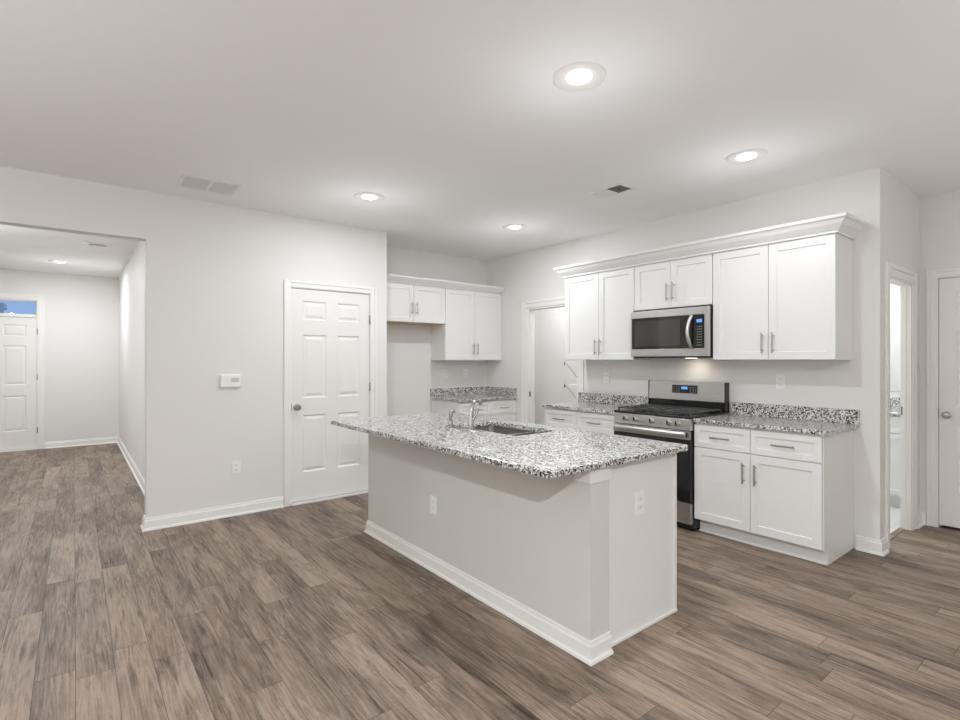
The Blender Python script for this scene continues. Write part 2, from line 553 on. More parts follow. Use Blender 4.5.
# baseboards (each path keeps the room on its left)
BP = [(0, 0), (0.030, 0), (0.028, 0.012), (0.016, 0.02), (0.015, 0.075), (0.010, 0.085), (0.009, 0.098), (0.0, 0.10)]
def base(name, path, label):
    return struct(name, MB().sweep(path, BP), M['trim'], label, 'baseboard')
base('baseboard_back', [(1.545, WY), (0.46, WY), (0.46, WY + T), (0.47, WY + T)], 'white baseboard on the grey wall left of the six panel door')
base('baseboard_hall', [(HX, WY + T), (HX, HY)], 'white baseboard running along the side wall of the entry hall')
base('baseboard_entry', [(HX, HY), (-0.355, HY)], 'white baseboard on the hall end wall right of the front door')
base('baseboard_range', [(L0 - 0.092, RY), (WX, RY), (WX, 1.25)], 'white baseboard wrapping the wall end right of the base cabinet')
base('baseboard_recess', [(FX, 1.072), (FX, RY), (L1 + 0.092, RY)], 'short white baseboard in the corner between two doorways at right')

# casings: flat board with a raised outer band
def casing(name, fr, u0, u1, top, wd, label, depth=0.018, legs=(True, True)):
    mb = MB(fr)
    def bar(a0, a1, c0, c1, outer):
        k = wd * 0.35
        mb.box(a0 + (k if outer == 'l' else 0), a1 - (k if outer == 'r' else 0), 0, depth * 0.62, c0, c1 - (k if outer == 't' else 0))
        if outer == 'l': mb.box(a0, a0 + wd * 0.35, 0, depth, c0, c1)
        if outer == 'r': mb.box(a1 - wd * 0.35, a1, 0, depth, c0, c1)
        if outer == 't': mb.box(a0, a1, 0, depth, c1 - wd * 0.35, c1)
    if legs[0]: bar(u0 - wd, u0, 0, top + wd, 'l')
    if legs[1]: bar(u1, u1 + wd, 0, top + wd, 'r')
    bar(u0, u1, top, top + wd, 't')
    return struct(name, mb, M['trim'], label, 'door trim', 0.002)
def jamb(name, fr, u0, u1, top, dep, label, th=0.018, mat='trim'):
    mb = MB(fr)
    mb.box(u0, u0 + th, -dep, 0.0, 0, top).box(u1 - th, u1, -dep, 0, 0, top).box(u0 + th, u1 - th, -dep, 0, top - th, top)
    # stop
    mb.box(u0 + th, u0 + th + 0.01, -dep * 0.75, -dep * 0.45, 0, top - th).box(u1 - th - 0.01, u1 - th, -dep * 0.75, -dep * 0.45, 0, top - th)
    return struct(name, mb, M[mat], label, 'door frame')

FB, FR_, FA, FRR, FE = YF(WY), XF(WX), YF(RY), XF(FX), YF(HY)
casing('trim_2', FB, P0, P1, PT, 0.062, 'white casing around the closed six panel door')
casing('trim_3', FR_, O0, O1, OT, 0.088, 'white casing around the doorless opening beside the wall cabinets')
casing('trim_4', FA, L0, L1, LT, 0.09, 'white casing around the narrow laundry doorway')
casing('trim_5', FRR, D0, D1, DT, 0.065, 'white casing around the door at the right edge')
casing('trim_6', FE, E0, E1, 2.32, 0.065, 'white casing around the front door and its small window')
j3 = jamb('trim_7', FR_, O0, O1, OT, T, 'white jamb of the doorless opening beside the wall cabinets')
j4 = jamb('trim_8', FA, L0, L1, LT, TR, 'white jamb of the narrow laundry doorway')
jamb('trim_9', FB, P0, P1, PT, T, 'white jamb around the closed six panel door', 0.008)
jamb('trim_10', FRR, D0, D1, DT, T, 'white jamb around the door at the right edge', 0.008)
put('strike_plate', MB(FR_).box(O1 - 0.021, O1 - 0.018, -0.05, -0.02, 0.92, 0.98).box(O1 - 0.0215, O1 - 0.0205, -0.042, -0.028, 0.935, 0.965), M['hinge'], j3)
put('strike_plate', MB(FA).box(L1 - 0.021, L1 - 0.018, -0.064, -0.050, 0.93, 1.0), M['hinge'], j4)
struct('trim_11', MB(FB).box(P0 + 0.009, P1 - 0.009, -0.05, 0.03, 0.0, 0.014), M['trim'], 'white threshold strip under the closed six panel door', 'threshold')

# six panel doors
def six_panel(name, fr, u0, u1, z0, z1, label, knob_u=None, hinge_u=None, hinge_z=(), back=-0.045, front=-0.010, kind='structure', k=1.0):
    wdt = u1 - u0; h = z1 - z0
    us = [u0, u0 + 0.135 * wdt, u0 + 0.425 * wdt, u0 + 0.565 * wdt, u1 - 0.135 * wdt, u1]
    zs = [z0 + h * q for q in (0, 0.135, 0.405, 0.485, 0.785, 0.855, 0.945, 1)]
    d = struct(name, MB(fr).panel_grid(us, zs, back, front, {(i, j) for i in (1, 3) for j in (1, 3, 5)}, 'six', 0.009), M['door'], label, 'door')
    if knob_u is not None:
        kz = 0.93
        kb = MB(lambda a, b, c: fr(a, b, c))
        kb.lathe((knob_u, front, kz), (0, 1, 0), [(0, 0), (0.030, 0), (0.030, 0.006), (0.012, 0.010), (0.010, 0.026), (0.022, 0.034), (0.028, 0.048), (0.022, 0.060), (0, 0.064)])
        put('knob', kb, M['nickel'], d, 0, True)
    for hz in hinge_z:
        hb = MB(fr)
        hb.tube([(hinge_u, front + 0.007, hz - 0.045), (hinge_u, front + 0.007, hz + 0.045)], 0.0065, 8)
        put('hinge', hb, M['hinge'], d, 0, True)
    return d
d1 = six_panel('door_1', FB, P0 + 0.011, P1 - 0.011, 0.022, PT - 0.011, 'white closed six panel door with round knob facing the kitchen island', P0 + 0.062, P1 - 0.008, (1.80, 1.10, 0.32))
put('latch', MB(FB).box(P0 + 0.0085, P0 + 0.0105, -0.03, 0.004, 0.895, 0.965), M['hinge'], d1)
d3 = six_panel('door_2', FRR, D0 + 0.011, D1 - 0.011, 0.022, DT - 0.011, 'white closed door cut by the right edge of the view', D1 - 0.062, None, ())
put('latch', MB(FRR).box(D1 - 0.0105, D1 - 0.0085, -0.03, 0.004, 0.91, 0.98), M['hinge'], d3)
struct('trim_12', MB(FE).box(E0, E0 + 0.02, -T, 0, 0, 2.32).box(E1 - 0.02, E1, -T, 0, 0, 2.32).box(E0 + 0.02, E1 - 0.02, -T, 0, 2.30, 2.32).box(E0 + 0.02, E1 - 0.02, -T, 0.004, 2.035, 2.065).box(E0 + 0.02, E1 - 0.02, -0.06, 0.03, 0, 0.02),
       M['trim'], 'white frame of the front door with a rail under the small window', 'door frame')
six_panel('door_3', FE, E0 + 0.023, E1 - 0.023, 0.024, 2.031, 'white six panel front door at the end of the hall', E0 + 0.09, E1 - 0.016, (1.82, 1.12, 0.30))
win = struct('window_1', MB(FE).box(E0 + 0.02, E0 + 0.045, -0.09, -0.04, 2.065, 2.30).box(E1 - 0.032, E1 - 0.02, -0.09, -0.04, 2.065, 2.30).box(E0 + 0.045, E1 - 0.032, -0.09, -0.04, 2.065, 2.085).box(E0 + 0.045, E1 - 0.032, -0.09, -0.04, 2.28, 2.30),
             M['trim'], 'narrow window with dusky blue view above the front door', 'window')
put('pane', MB(FE).box(E0 + 0.045, E1 - 0.032, -0.068, -0.062, 2.085, 2.28), M['pane'], win)
nb = thing('neighbor_house', 'dark building with a white edge seen through the window over the front door', 'house', (-4.2, 16.3, -0.1))
put('wall', MB().box(-7.0, -1.36, 16.0, 16.6, -0.1, 2.58), M['outside'], nb)
put('trim_board', MB().box(-7.0, -1.26, 15.9, 16.7, 2.58, 2.68).box(-1.36, -1.26, 15.9, 16.05, -0.1, 2.58), M['trim'], nb)

# ------------------------------------------------------------------ cabinets
def ubox(mb, u0, u1, d0, d1, z0, z1): return mb.box(u0, u1, d0, d1, z0, z1)
def pull(parent, fr, u, z, vert, front, ln=0.155, gap=0.032, r=0.0058):
    mb = MB(fr)
    if vert:
        a, b = (u, front + gap, z - ln / 2), (u, front + gap, z + ln / 2)
        posts = [(u, z - ln * 0.36), (u, z + ln * 0.36)]
    else:
        a, b = (u - ln / 2, front + gap, z), (u + ln / 2, front + gap, z)
        posts = [(u - ln * 0.36, z), (u + ln * 0.36, z)]
    mb.tube([a, b], r, 10)
    for pu, pz in posts: mb.tube([(pu, front - 0.001, pz), (pu, front + gap, pz)], r * 0.8, 8)
    return put('handle', mb, M['nickel'], parent, 0, True)
def shaker(parent, name, fr, u0, u1, z0, z1, d0, d1, rail):
    return put(name, MB(fr).panel_grid([u0, u0 + rail, u1 - rail, u1], [z0, z0 + rail, z1 - rail, z1], d0, d1, {(1, 1)}, 'shaker', 0.009), M['cab'], parent, 0.0012)

UX = 4.17          # carcass front of the wall cabinets on the range wall (doors stand 20 mm proud)
UF = XF(UX)
def wall_cab(fr, name, label, u0, u1, z0, z1, split, depth, handle_z, loc, group, hoff=0.038):
    t = thing(name, label, 'cabinet', loc, group)
    body = MB(fr)
    body.box(u0, u1, -depth, 0, z0 + 0.001, z1)
    put('body', body, M['cab'], t, 0.001)
    g = 0.002
    for a, b, hs in ((u0 + g, split - g, 1), (split + g, u1 - g, -1)):
        d = shaker(t, 'door', fr, a, b, z0 + 0.004, 2.258, 0.0, 0.02, 0.058)
        hu = (split - hoff) if hs == 1 else (split + hoff)
        pull(d, fr, hu, handle_z, True, 0.02)
    return t
WG = 'white wall cabinets on the stove wall'
wall_cab(UF, 'wall_cabinet', 'white two door wall cabinet left of the microwave', 2.918, 3.79, 1.38, 2.30, 3.335, 0.32, 1.51, (4.33, 3.35, 1.38), WG, 0.03)
wall_cab(UF, 'wall_cabinet', 'short white two door cabinet directly above the microwave', 2.158, 2.914, 1.84, 2.30, 2.535, 0.32, 1.985, (4.33, 2.53, 1.84), WG, 0.03)
wall_cab(UF, 'wall_cabinet', 'white two door wall cabinet right of the microwave', 1.278, 2.154, 1.38, 2.30, 1.72, 0.32, 1.51, (4.33, 1.72, 1.38), WG, 0.038)
CR = [(0, 2.262), (0.012, 2.262), (0.014, 2.276), (0.022, 2.284), (0.050, 2.315), (0.068, 2.345), (0.082, 2.352), (0.084, 2.372), (0, 2.372)]
tag(put('crown_molding', MB().sweep([(WX - 0.001, 1.274), (UX - 0.022, 1.274), (UX - 0.022, 3.794), (WX - 0.001, 3.794)], CR), M['cab'], None),
    'white flared crown molding on top of the stove wall cabinets', 'molding')

BX = 3.91
BF = XF(BX)
def base_cab(fr, name, label, u0, u1, depth, splits, doors, loc, group, handle_u, toe=0.07):
    t = thing(name, label, 'cabinet', loc, group)
    body = MB(fr)
    body.box(u0, u1, -depth, 0, 0.11, 0.882).box(u0, u1, -depth, -toe, 0.0, 0.11)
    put('body', body, M['cab'], t, 0.001)
    shoe = MB(fr); shoe.box(u0, u1, -toe, -toe + 0.014, 0.0, 0.016)
    put('shoe_molding', shoe, M['trim'], t, 0.004)
    us = [u0] + splits + [u1]
    g = 0.002
    for (a, b), hu in zip(zip(us, us[1:]), handle_u):
        dr = shaker(t, 'drawer', fr, a + g, b - g, 0.694, 0.866, 0.0, 0.02, 0.042)
        pull(dr, fr, (a + b) / 2, 0.780, False, 0.02, 0.15)
        d = shaker(t, 'door', fr, a + g, b - g, 0.118, 0.688, 0.0, 0.02, 0.058)
        pull(d, fr, hu, 0.545, True, 0.02, 0.15)
    return t
BG = 'white base cabinets on the stove wall'
rc = base_cab(BF, 'base_cabinet', 'white base cabinet with two drawers and two doors right of the stove', 1.276, 2.172, 0.575, [1.738], 2, (4.2, 1.73, 0), BG, [1.696, 1.780])
put('end_panel', MB().box(3.905, 4.487, 1.270, 1.2755, 0.11, 0.882).box(3.98, 4.487, 1.270, 1.2755, 0.0, 0.11), M['cab'], rc)
base_cab(BF, 'base_cabinet', 'white base cabinet with drawers left of the stove', 2.932, 3.835, 0.575, [3.40], 2, (4.2, 3.38, 0), BG, [3.36, 3.44])

def counter(name, label, loc, top, splash, group=None):
    t = thing(name, label, 'countertop', loc, group)
    put('top', top, M['granite'], t, 0.004)
    put('backsplash', splash, M['granite'], t, 0.002)
    return t
CG = 'speckled granite countertops'
counter('countertop', 'speckled grey granite countertop right of the stove', (4.2, 1.72, 0.884),
        MB().box(3.872, 4.488, 1.238, 2.170, 0.884, 0.914), MB().box(4.468, 4.488, 1.230, 2.165, 0.914, 1.016), CG)
counter('countertop', 'speckled grey granite countertop left of the stove', (4.2, 3.4, 0.884),
        MB().box(3.872, 4.468, 2.932, 3.862, 0.884, 0.914).box(4.468, 4.488, 2.932, 3.81, 0.884, 0.914), MB().box(4.448, 4.468, 2.934, 3.862, 0.914, 1.016), CG)

# alcove cabinets
AF = YF(5.24)
AG = 'white cabinets on the alcove wall'
def alcove_cab(label, u0, u1, z0, split, hz, loc):
    t = thing('wall_cabinet', label, 'cabinet', loc, AG)
    put('body', MB(AF).box(u0, u1, -(AY - 5.24 - 0.002), 0, z0 + 0.001, 2.30), M['cab'], t, 0.001)
    for a, b, hu in ((u0 + 0.002, split - 0.002, split - 0.032), (split + 0.002, u1 - 0.002, split + 0.032)):
        d = shaker(t, 'door', AF, a, b, z0 + 0.003, 2.258, 0, 0.02, 0.056)
        pull(d, AF, hu, hz, True, 0.02, 0.14)
    return t
fcab = alcove_cab('short white cabinet high above the empty refrigerator space', 2.66, 3.572, 1.822, 3.128, 1.985, (3.1, 5.4, 1.822))
put('bottom_panel', MB(AF).box(2.662, 3.570, -0.30, -0.002, 1.818, 1.823), M['wood_under'], fcab)['label'] = 'unpainted tan wood underside'
alcove_cab('white two door wall cabinet above the small corner counter', 3.576, 4.484, 1.376, 4.03, 1.52, (4.03, 5.4, 1.376))
tag(put('crown_molding', MB().sweep([(4.486, 5.218), (2.64, 5.218)], [(0, 2.264), (0.010, 2.264), (0.012, 2.274), (0.030, 2.288), (0.056, 2.312), (0.070, 2.326), (0.072, 2.342), (0, 2.342)]), M['cab'], None),
    'white crown molding on top of the alcove cabinets', 'molding')
ABF = YF(4.955)
t = base_cab(ABF, 'base_cabinet', 'white base cabinet with drawers under the corner counter', 3.585, 4.484, 0.59, [4.06], 2, (4.03, 5.25, 0), 'white cabinets on the alcove wall', [4.02, 4.10])
counter('countertop', 'small speckled granite corner counter beside the refrigerator space', (4.03, 5.23, 0.884),
        MB().box(3.565, 4.488, 4.915, 5.548, 0.884, 0.914), MB().box(3.565, 4.468, 5.528, 5.548, 0.914, 1.016).box(4.468, 4.488, 4.925, 5.548, 0.914, 1.016), CG)

# ------------------------------------------------------------------ island
isl = thing('kitchen_island', 'kitchen island with grey knee wall and white end panel', 'kitchen island', (2.2, 2.65, 0))
put('knee_wall', MB().box(1.855, 1.992, 1.538, 3.80, 0, 0.883), M['knee'], isl)
put('cabinet_body', MB().box(1.993, 2.575, 1.570, 2.31, 0.0, 0.883).box(1.993, 2.575, 3.05, 3.79, 0.0, 0.883).box(1.993, 2.575, 2.31, 3.05, 0.0, 0.66).box(2.555, 2.575, 2.31, 3.05, 0.66, 0.883), M['cab'], isl)
put('end_panel', MB().box(1.993, 2.592, 1.562, 1.5695, 0.0, 0.883), M['cab'], isl)
put('scribe_trim', MB().box(2.578, 2.602, 1.553, 1.5618, 0.0, 0.883), M['cab'], isl, 0.001)
put('shoe_molding', MB().box(2.0, 2.602, 1.549, 1.5618, 0.0, 0.016), M['trim'], isl, 0.003)
put('baseboard', MB().sweep([(1.992, 3.80), (1.855, 3.80), (1.855, 1.538), (1.992, 1.538)], [(-a * 0.9, b * 0.95) for a, b in BP]), M['trim'], isl)
put('corner_strip', MB().box(1.847, 1.996, 1.530, 1.5378, 0.812, 0.883).box(1.847, 1.8548, 1.5378, 1.63, 0.812, 0.883), M['cab'], isl, 0.003)  # thin pale strip round the top corner of the knee wall

def slab_with_hole(x0, x1, y0, y1, hx0, hx1, hy0, hy1, z0, z1, rc=0.03, n=5):
    """rounded-corner slab with a rounded rectangular hole"""
    mb = MB()
    def rr(a0, a1, b0, b1, r):
        pts = []
        for cx, cy, s in ((a1 - r, b1 - r, 0), (a0 + r, b1 - r, 90), (a0 + r, b0 + r, 180), (a1 - r, b0 + r, 270)):
            for k in range(n + 1):
                an = R(s + 90 * k / n); pts.append((cx + r * math.cos(an), cy + r * math.sin(an)))
        return pts
    O = rr(x0, x1, y0, y1, rc); I = rr(hx0, hx1, hy0, hy1, 0.04)
    N = len(O)
    ot = [mb.v(*p, z1) for p in O]; ob = [mb.v(*p, z0) for p in O]
    it = [mb.v(*p, z1) for p in I]; ib = [mb.v(*p, z0) for p in I]
    for k in range(N):
        k2 = (k + 1) % N
        for q in ((ot[k], ot[k2], it[k2], it[k]), (ob[k], ib[k], ib[k2], ob[k2]), (ot[k], ob[k], ob[k2], ot[k2]), (it[k], it[k2], ib[k2], ib[k])):
            mb.bm.faces.new(q)
    return mb
SX0, SX1, SY0, SY1 = 2.125, 2.505, 2.345, 3.03
tag(put('countertop', slab_with_hole(1.552, 2.655, 1.505, 3.848, SX0, SX1, SY0, SY1, 0.884, 0.914), M['granite'], None, 0.004),
    'large speckled granite countertop of the island with sink cutout', 'countertop', CG)
# sink: two bowls
sk = thing('sink', 'undermount stainless double bowl sink in the island', 'sink', (2.315, 2.69, 0.69))
def bowl(y0, y1, dep):
    mb = MB(); zt = 0.8835; zb = zt - dep
    x0, x1 = SX0 - 0.006, SX1 + 0.006
    T_, B_ = [], []
    def rr(a0, a1, b0, b1, r, n=5):
        pts = []
        for cx, cy, s in ((a1 - r, b1 - r, 0), (a0 + r, b1 - r, 90), (a0 + r, b0 + r, 180), (a1 - r, b0 + r, 270)):
            for k in range(n + 1):
                an = R(s + 90 * k / n); pts.append((cx + r * math.cos(an), cy + r * math.sin(an)))
        return pts
    rings = []
    for ins, z, r in ((0, zt, 0.05), (0.004, zb + 0.03, 0.05), (0.014, zb + 0.008, 0.05), (0.035, zb, 0.05), (0.02, zb - 0.002, 0.05), (0.002, zb + 0.008, 0.05), (-0.002, zt, 0.05)):
        rings.append([mb.v(*p, z) for p in rr(x0 + ins, x1 - ins, y0 + ins, y1 - ins, r)])
    N = len(rings[0])
    for A, B in list(zip(rings, rings[1:])) + [(rings[-1], rings[0])]:
        for k in range(N): 
            try: mb.bm.faces.new((A[k], A[(k + 1) % N], B[(k + 1) % N], B[k]))
            except ValueError: pass
    mb.bm.faces.new(rings[3]); mb.bm.faces.new(rings[4])
    return mb
ydiv = 2.565
put('bowl', bowl(ydiv + 0.012, SY1 + 0.006, 0.20), M['sink'], sk, 0, True)
put('bowl', bowl(SY0 - 0.006, ydiv - 0.012, 0.17), M['sink'], sk, 0, True)
put('divider', MB().box(SX0 - 0.004, SX1 + 0.004, ydiv - 0.0115, ydiv + 0.0115, 0.80, 0.8838), M['chrome'], sk, 0.004)
for yy, zz in ((2.82, 0.6837), (2.47, 0.7137)):
    put('drain', MB().lathe((2.315, yy, zz), (0, 0, 1), [(0, 0.001), (0.025, 0.001), (0.028, 0.003), (0.042, 0.003), (0.044, 0.0005), (0, 0.0)]), M['chrome'], sk, 0, True)
# faucet with deck plate, and its side sprayer
fa = thing('faucet', 'chrome kitchen faucet with curved spout behind the island sink', 'faucet', (2.065, 2.72, 0.914))
put('deck_plate', MB().box(2.037, 2.097, 2.60, 2.985, 0.9142, 0.922), M['chrome'], fa, 0.006)
put('body', MB().lathe((2.067, 2.72, 0.922), (0, 0, 1), [(0, 0), (0.026, 0), (0.026, 0.006), (0.019, 0.012), (0.018, 0.070), (0.015, 0.078), (0, 0.080)]), M['chrome'], fa, 0, True)
sp = [(2.067, 2.72, 0.985), (2.069, 2.72, 1.02), (2.075, 2.72, 1.055), (2.085, 2.72, 1.085), (2.100, 2.72, 1.106), (2.118, 2.72, 1.112)]
put('spout', MB().tube(sp, [0.017, 0.016, 0.0135, 0.0115, 0.011, 0.011], 16), M['chrome'], fa, 0, True)
put('spray_head', MB().tube([(2.118, 2.72, 1.112), (2.132, 2.72, 1.108), (2.146, 2.72, 1.095), (2.152, 2.72, 1.080)], [0.0135, 0.0155, 0.0155, 0.014], 16), M['chrome'], fa, 0, True)
put('lever_handle', MB().tube([(2.072, 2.703, 0.985), (2.088, 2.692, 1.02), (2.100, 2.684, 1.06)], [0.008, 0.0065, 0.0055], 10), M['chrome'], fa, 0, True)
ss = thing('side_sprayer', 'small chrome side sprayer left of the island faucet', 'sprayer', (2.067, 2.955, 0.922))
put('holder', MB().lathe((2.067, 2.955, 0.9222), (0, 0, 1), [(0, 0), (0.024, 0), (0.024, 0.006), (0.017, 0.012), (0.015, 0.035), (0, 0.036)]), M['chrome'], ss, 0, True)
put('spray_head', MB().tube([(2.067, 2.955, 0.957), (2.067, 2.955, 0.995), (2.070, 2.955, 1.012), (2.085, 2.955, 1.022), (2.098, 2.955, 1.02)], [0.010, 0.012, 0.013, 0.013, 0.012], 12), M['nickel'], ss, 0, True)

# ------------------------------------------------------------------ stove
st = thing('gas_range', 'stainless gas range with black cooktop between the base cabinets', 'stove', (4.15, 2.55, 0))
S0, S1 = 2.178, 2.922
put('body', MB().box(3.895, 4.48, S0, S1, 0.02, 0.905).box(3.92, 4.45, S0 + 0.02, S1 - 0.02, 0.0, 0.02), M['black'], st, 0.003)
put('cooktop', MB().box(3.855, 4.40, S0 - 0.001, S1 + 0.001, 0.9052, 0.926), M['black'], st, 0.004)
cp = put('control_panel', MB().prism([(3.850, 0.815), (3.8945, 0.815), (3.8945, 0.9045), (3.858, 0.9045)], 1, S0, S1), M['steel'], st, 0.002)
for yk in (2.796, 2.692, 2.533, 2.37, 2.293):
    k = put('knob', MB().lathe((3.855, yk, 0.862), (-1, 0, 0.09), [(0, 0), (0.025, 0), (0.025, 0.004), (0.020, 0.006), (0.018, 0.026), (0.015, 0.030), (0, 0.030)]), M['steelv'], st, 0, True)
    put('grip', MB().box(3.818, 3.8245, yk - 0.004, yk + 0.004, 0.848, 0.882), M['black'], k, 0.001)
od = put('oven_door', MB().box(3.852, 3.894, S0 + 0.002, S1 - 0.002, 0.238, 0.81), M['black'], st, 0.003)
put('top_trim', MB().box(3.848, 3.8518, S0 + 0.002, S1 - 0.002, 0.742, 0.81), M['steel'], od, 0.001)
put('glass', MB().box(3.8485, 3.8518, S0 + 0.004, S1 - 0.004, 0.244, 0.7415), M['glass_black'], od, 0.001)
put('window', MB().box(3.8470, 3.8484, S0 + 0.13, S1 - 0.13, 0.36, 0.63), M['window_dark'], od)
hb = MB()
hb.prism([(3.812, 0.756), (3.806, 0.772), (3.806, 0.788), (3.812, 0.802), (3.824, 0.802), (3.830, 0.788), (3.830, 0.772), (3.824, 0.756)], 1, S0 + 0.03, S1 - 0.03)
hd = put('door_handle', hb, M['steel'], od, 0.002)
for yy in (S0 + 0.045, S1 - 0.045):
    put('handle_bracket', MB().box(3.826, 3.8478, yy - 0.016, yy + 0.016, 0.762, 0.796), M['black'], od, 0.002)
put('drawer', MB().box(3.852, 3.894, S0 + 0.002, S1 - 0.002, 0.066, 0.232), M['steel'], st, 0.003)
bg = put('backguard', MB().prism([(4.405, 1.005), (4.395, 1.012), (4.405, 1.182), (4.47, 1.182), (4.47, 0.926), (4.43, 0.926), (4.43, 1.005)], 1, S0 + 0.002, S1 - 0.002), M['steel'], st, 0.002)
put('vent_panel', MB().box(4.412, 4.4295, S0 + 0.002, S1 - 0.002, 0.9262, 1.004), M['black'], bg)
put('side_cap', MB().box(4.398, 4.472, S0 - 0.0045, S0 + 0.0015, 0.926, 1.184), M['black'], bg, 0.001)
put('side_cap', MB().box(4.398, 4.472, S1 - 0.0015, S1 + 0.0045, 0.926, 1.184), M['black'], bg, 0.001)
dp = put('display', MB().prism([(4.3968, 1.075), (4.3990, 1.150), (4.4035, 1.150), (4.4005, 1.075)], 1, 2.425, 2.672), M['glass_black'], st)
put('clock', MB().prism([(4.3962, 1.112), (4.3968, 1.135), (4.3985, 1.135), (4.3975, 1.112)], 1, 2.520, 2.580), M['blue'], dp)
for yy in (2.44, 2.465, 2.49, 2.605, 2.63, 2.655):
    for zz in (1.085, 1.10, 1.116, 1.132):
        xx = 4.3966 + (zz - 1.075) * 0.03
        put('button', MB().box(xx - 0.0006, xx + 0.001, yy - 0.005, yy + 0.005, zz - 0.003, zz + 0.003), M['white_mark'], dp)
# burners and grates
for bx, by, br in ((4.00, 2.36, 0.045), (4.00, 2.74, 0.05), (4.27, 2.36, 0.038), (4.27, 2.74, 0.042), (4.135, 2.55, 0.05)):
    put('burner', MB().lathe((bx, by, 0.9262), (0, 0, 1), [(0, 0), (br, 0), (br, 0.008), (br * 0.8, 0.010), (br * 0.8, 0.017), (0, 0.018)]), M['iron'], st, 0, True)
for g0, g1 in ((S0 + 0.02, 2.425), (2.43, 2.67), (2.675, S1 - 0.02)):
    gb = MB(); z0, z1 = 0.944, 0.955; xa, xb = 3.885, 4.385; q = 0.006
    gb.box(xa, xb, g0, g0 + 2 * q, z0, z1).box(xa, xb, g1 - 2 * q, g1, z0, z1)
    gb.box(xa, xa + 2 * q, g0 + 2 * q, g1 - 2 * q, z0, z1).box(xb - 2 * q, xb, g0 + 2 * q, g1 - 2 * q, z0, z1)
    mid = (g0 + g1) / 2
    gb.box(xa + 2 * q, xb - 2 * q, mid - q, mid + q, z0, z1 + 0.002)
    for xx in (4.0, 4.135, 4.27):
        gb.box(xx - q, xx + q, g0 + 2 * q, mid - q, z0, z1 + 0.002).box(xx - q, xx + q, mid + q, g1 - 2 * q, z0, z1 + 0.002)
    for xx in (xa + q, xb - q):
        for yy in (g0 + q, g1 - q): gb.box(xx - q, xx + q, yy - q, yy + q, 0.9262, z0)
    put('grate', gb, M['iron'], st, 0.0015)

# ------------------------------------------------------------------ microwave
mw = thing('microwave', 'stainless over the range microwave under the short wall cabinet', 'microwave', (4.28, 2.53, 1.405))
m0, m1, mz0, mz1 = 2.160, 2.912, 1.406, 1.826
put('body', MB().box(4.125, 4.486, m0, m1, mz0, mz1 + 0.012), M['black'], mw, 0.002)
mf = put('front_frame', MB(XF(4.1245)).panel_grid([m0, m0 + 0.034, m1 - 0.012, m1], [mz0 + 0.006, 1.478, 1.762, mz1], 0, 0.034, {(1, 1)}, 'shaker', 0.004), M['steel'], mw, 0.002)
put('window_glass', MB(XF(4.1245)).box(2.300, m1 - 0.0145, 0.0302, 0.0335, 1.480, 1.760), M['glass_black'], mf)
put('window_mesh', MB(XF(4.1245)).box(2.41, m1 - 0.045, 0.0336, 0.0340, 1.505, 1.735), M['window_dark'], mf)
cpn = put('control_panel', MB(XF(4.1245)).box(m0 + 0.0365, 2.298, 0.0302, 0.0345, 1.480, 1.760), M['glass_black'], mw)
put('display', MB(XF(4.1245)).box(m0 + 0.055, 2.262, 0.0346, 0.0352, 1.695, 1.722), M['blue'], cpn)
for yy in (2.222, 2.238, 2.254):
    for zz in (1.505, 1.527, 1.550, 1.572, 1.594, 1.616, 1.638, 1.66):
        put('button', MB(XF(4.1245)).box(yy - 0.005, yy + 0.005, 0.0346, 0.0350, zz - 0.004, zz + 0.004), M['white_mark'], cpn)
hp = [(4.089, 2.305, 1.752)] + [(4.082 - 0.040 * math.sin(math.pi * i / 10), 2.305 + 0.012 * math.sin(math.pi * i / 10), 1.752 - 0.272 * i / 10) for i in range(1, 10)] + [(4.089, 2.305, 1.48)]
put('handle', MB().tube(hp, 0.015, 12), M['steelv'], mf, 0, True)
put('bottom_grille', MB().box(4.13, 4.48, m0 + 0.01, m1 - 0.01, 1.398, 1.4058), M['black'], mw)
put('cooktop_lens', MB().box(4.33, 4.39, 2.42, 2.50, 1.3945, 1.3978), M['warm_lens'], mw)

# ------------------------------------------------------------------ wall devices
def outlet(fr, u, z, label, group='white wall outlets', back=0.0):
    t = thing('wall_outlet', label, 'outlet', fr(u, back, z - 0.058), group)
    put('plate', MB(fr).box(u - 0.036, u + 0.036, back + 0.0002, back + 0.006, z - 0.058, z + 0.058), M['plastic'], t, 0.002)
    for dz in (0.021, -0.021):
        s = put('socket', MB(fr).box(u - 0.017, u + 0.017, back + 0.0061, back + 0.0085, z + dz - 0.015, z + dz + 0.015), M['plastic'], t, 0.002)
        put('slots', MB(fr).box(u - 0.008, u - 0.006, back + 0.0086, back + 0.009, z + dz - 0.002, z + dz + 0.007).box(u + 0.006, u + 0.008, back + 0.0086, back + 0.009, z + dz - 0.002, z + dz + 0.006).box(u - 0.002, u + 0.002, back + 0.0086, back + 0.009, z + dz - 0.010, z + dz - 0.006), M['slot'], s)
    return t
outlet(FB, 1.135, 0.425, 'white wall outlet low on the grey wall left of the door')
outlet(XF(1.855), 2.842, 0.43, 'white wall outlet on the long grey side of the island')
outlet(YF(1.562), 2.268, 0.652, 'white outlet on the white end panel of the island')
outlet(FR_, 1.765, 1.205, 'white wall outlet on the wall right of the stove')
outlet(FR_, 3.50, 1.19, 'faint white wall outlet on the wall left of the stove')
outlet(YF(AY), 3.80, 1.20, 'left one of the two outlets over the small corner counter')
outlet(YF(AY), 4.12, 1.20, 'right one of the two outlets over the small corner counter')
th = thing('wall_control', 'white boxy wall control mounted left of the six panel door', 'thermostat', (1.085, WY, 1.13))
put('plate', MB(FB).box(0.998, 1.172, 0.0002, 0.008, 1.128, 1.252), M['plastic'], th, 0.002)
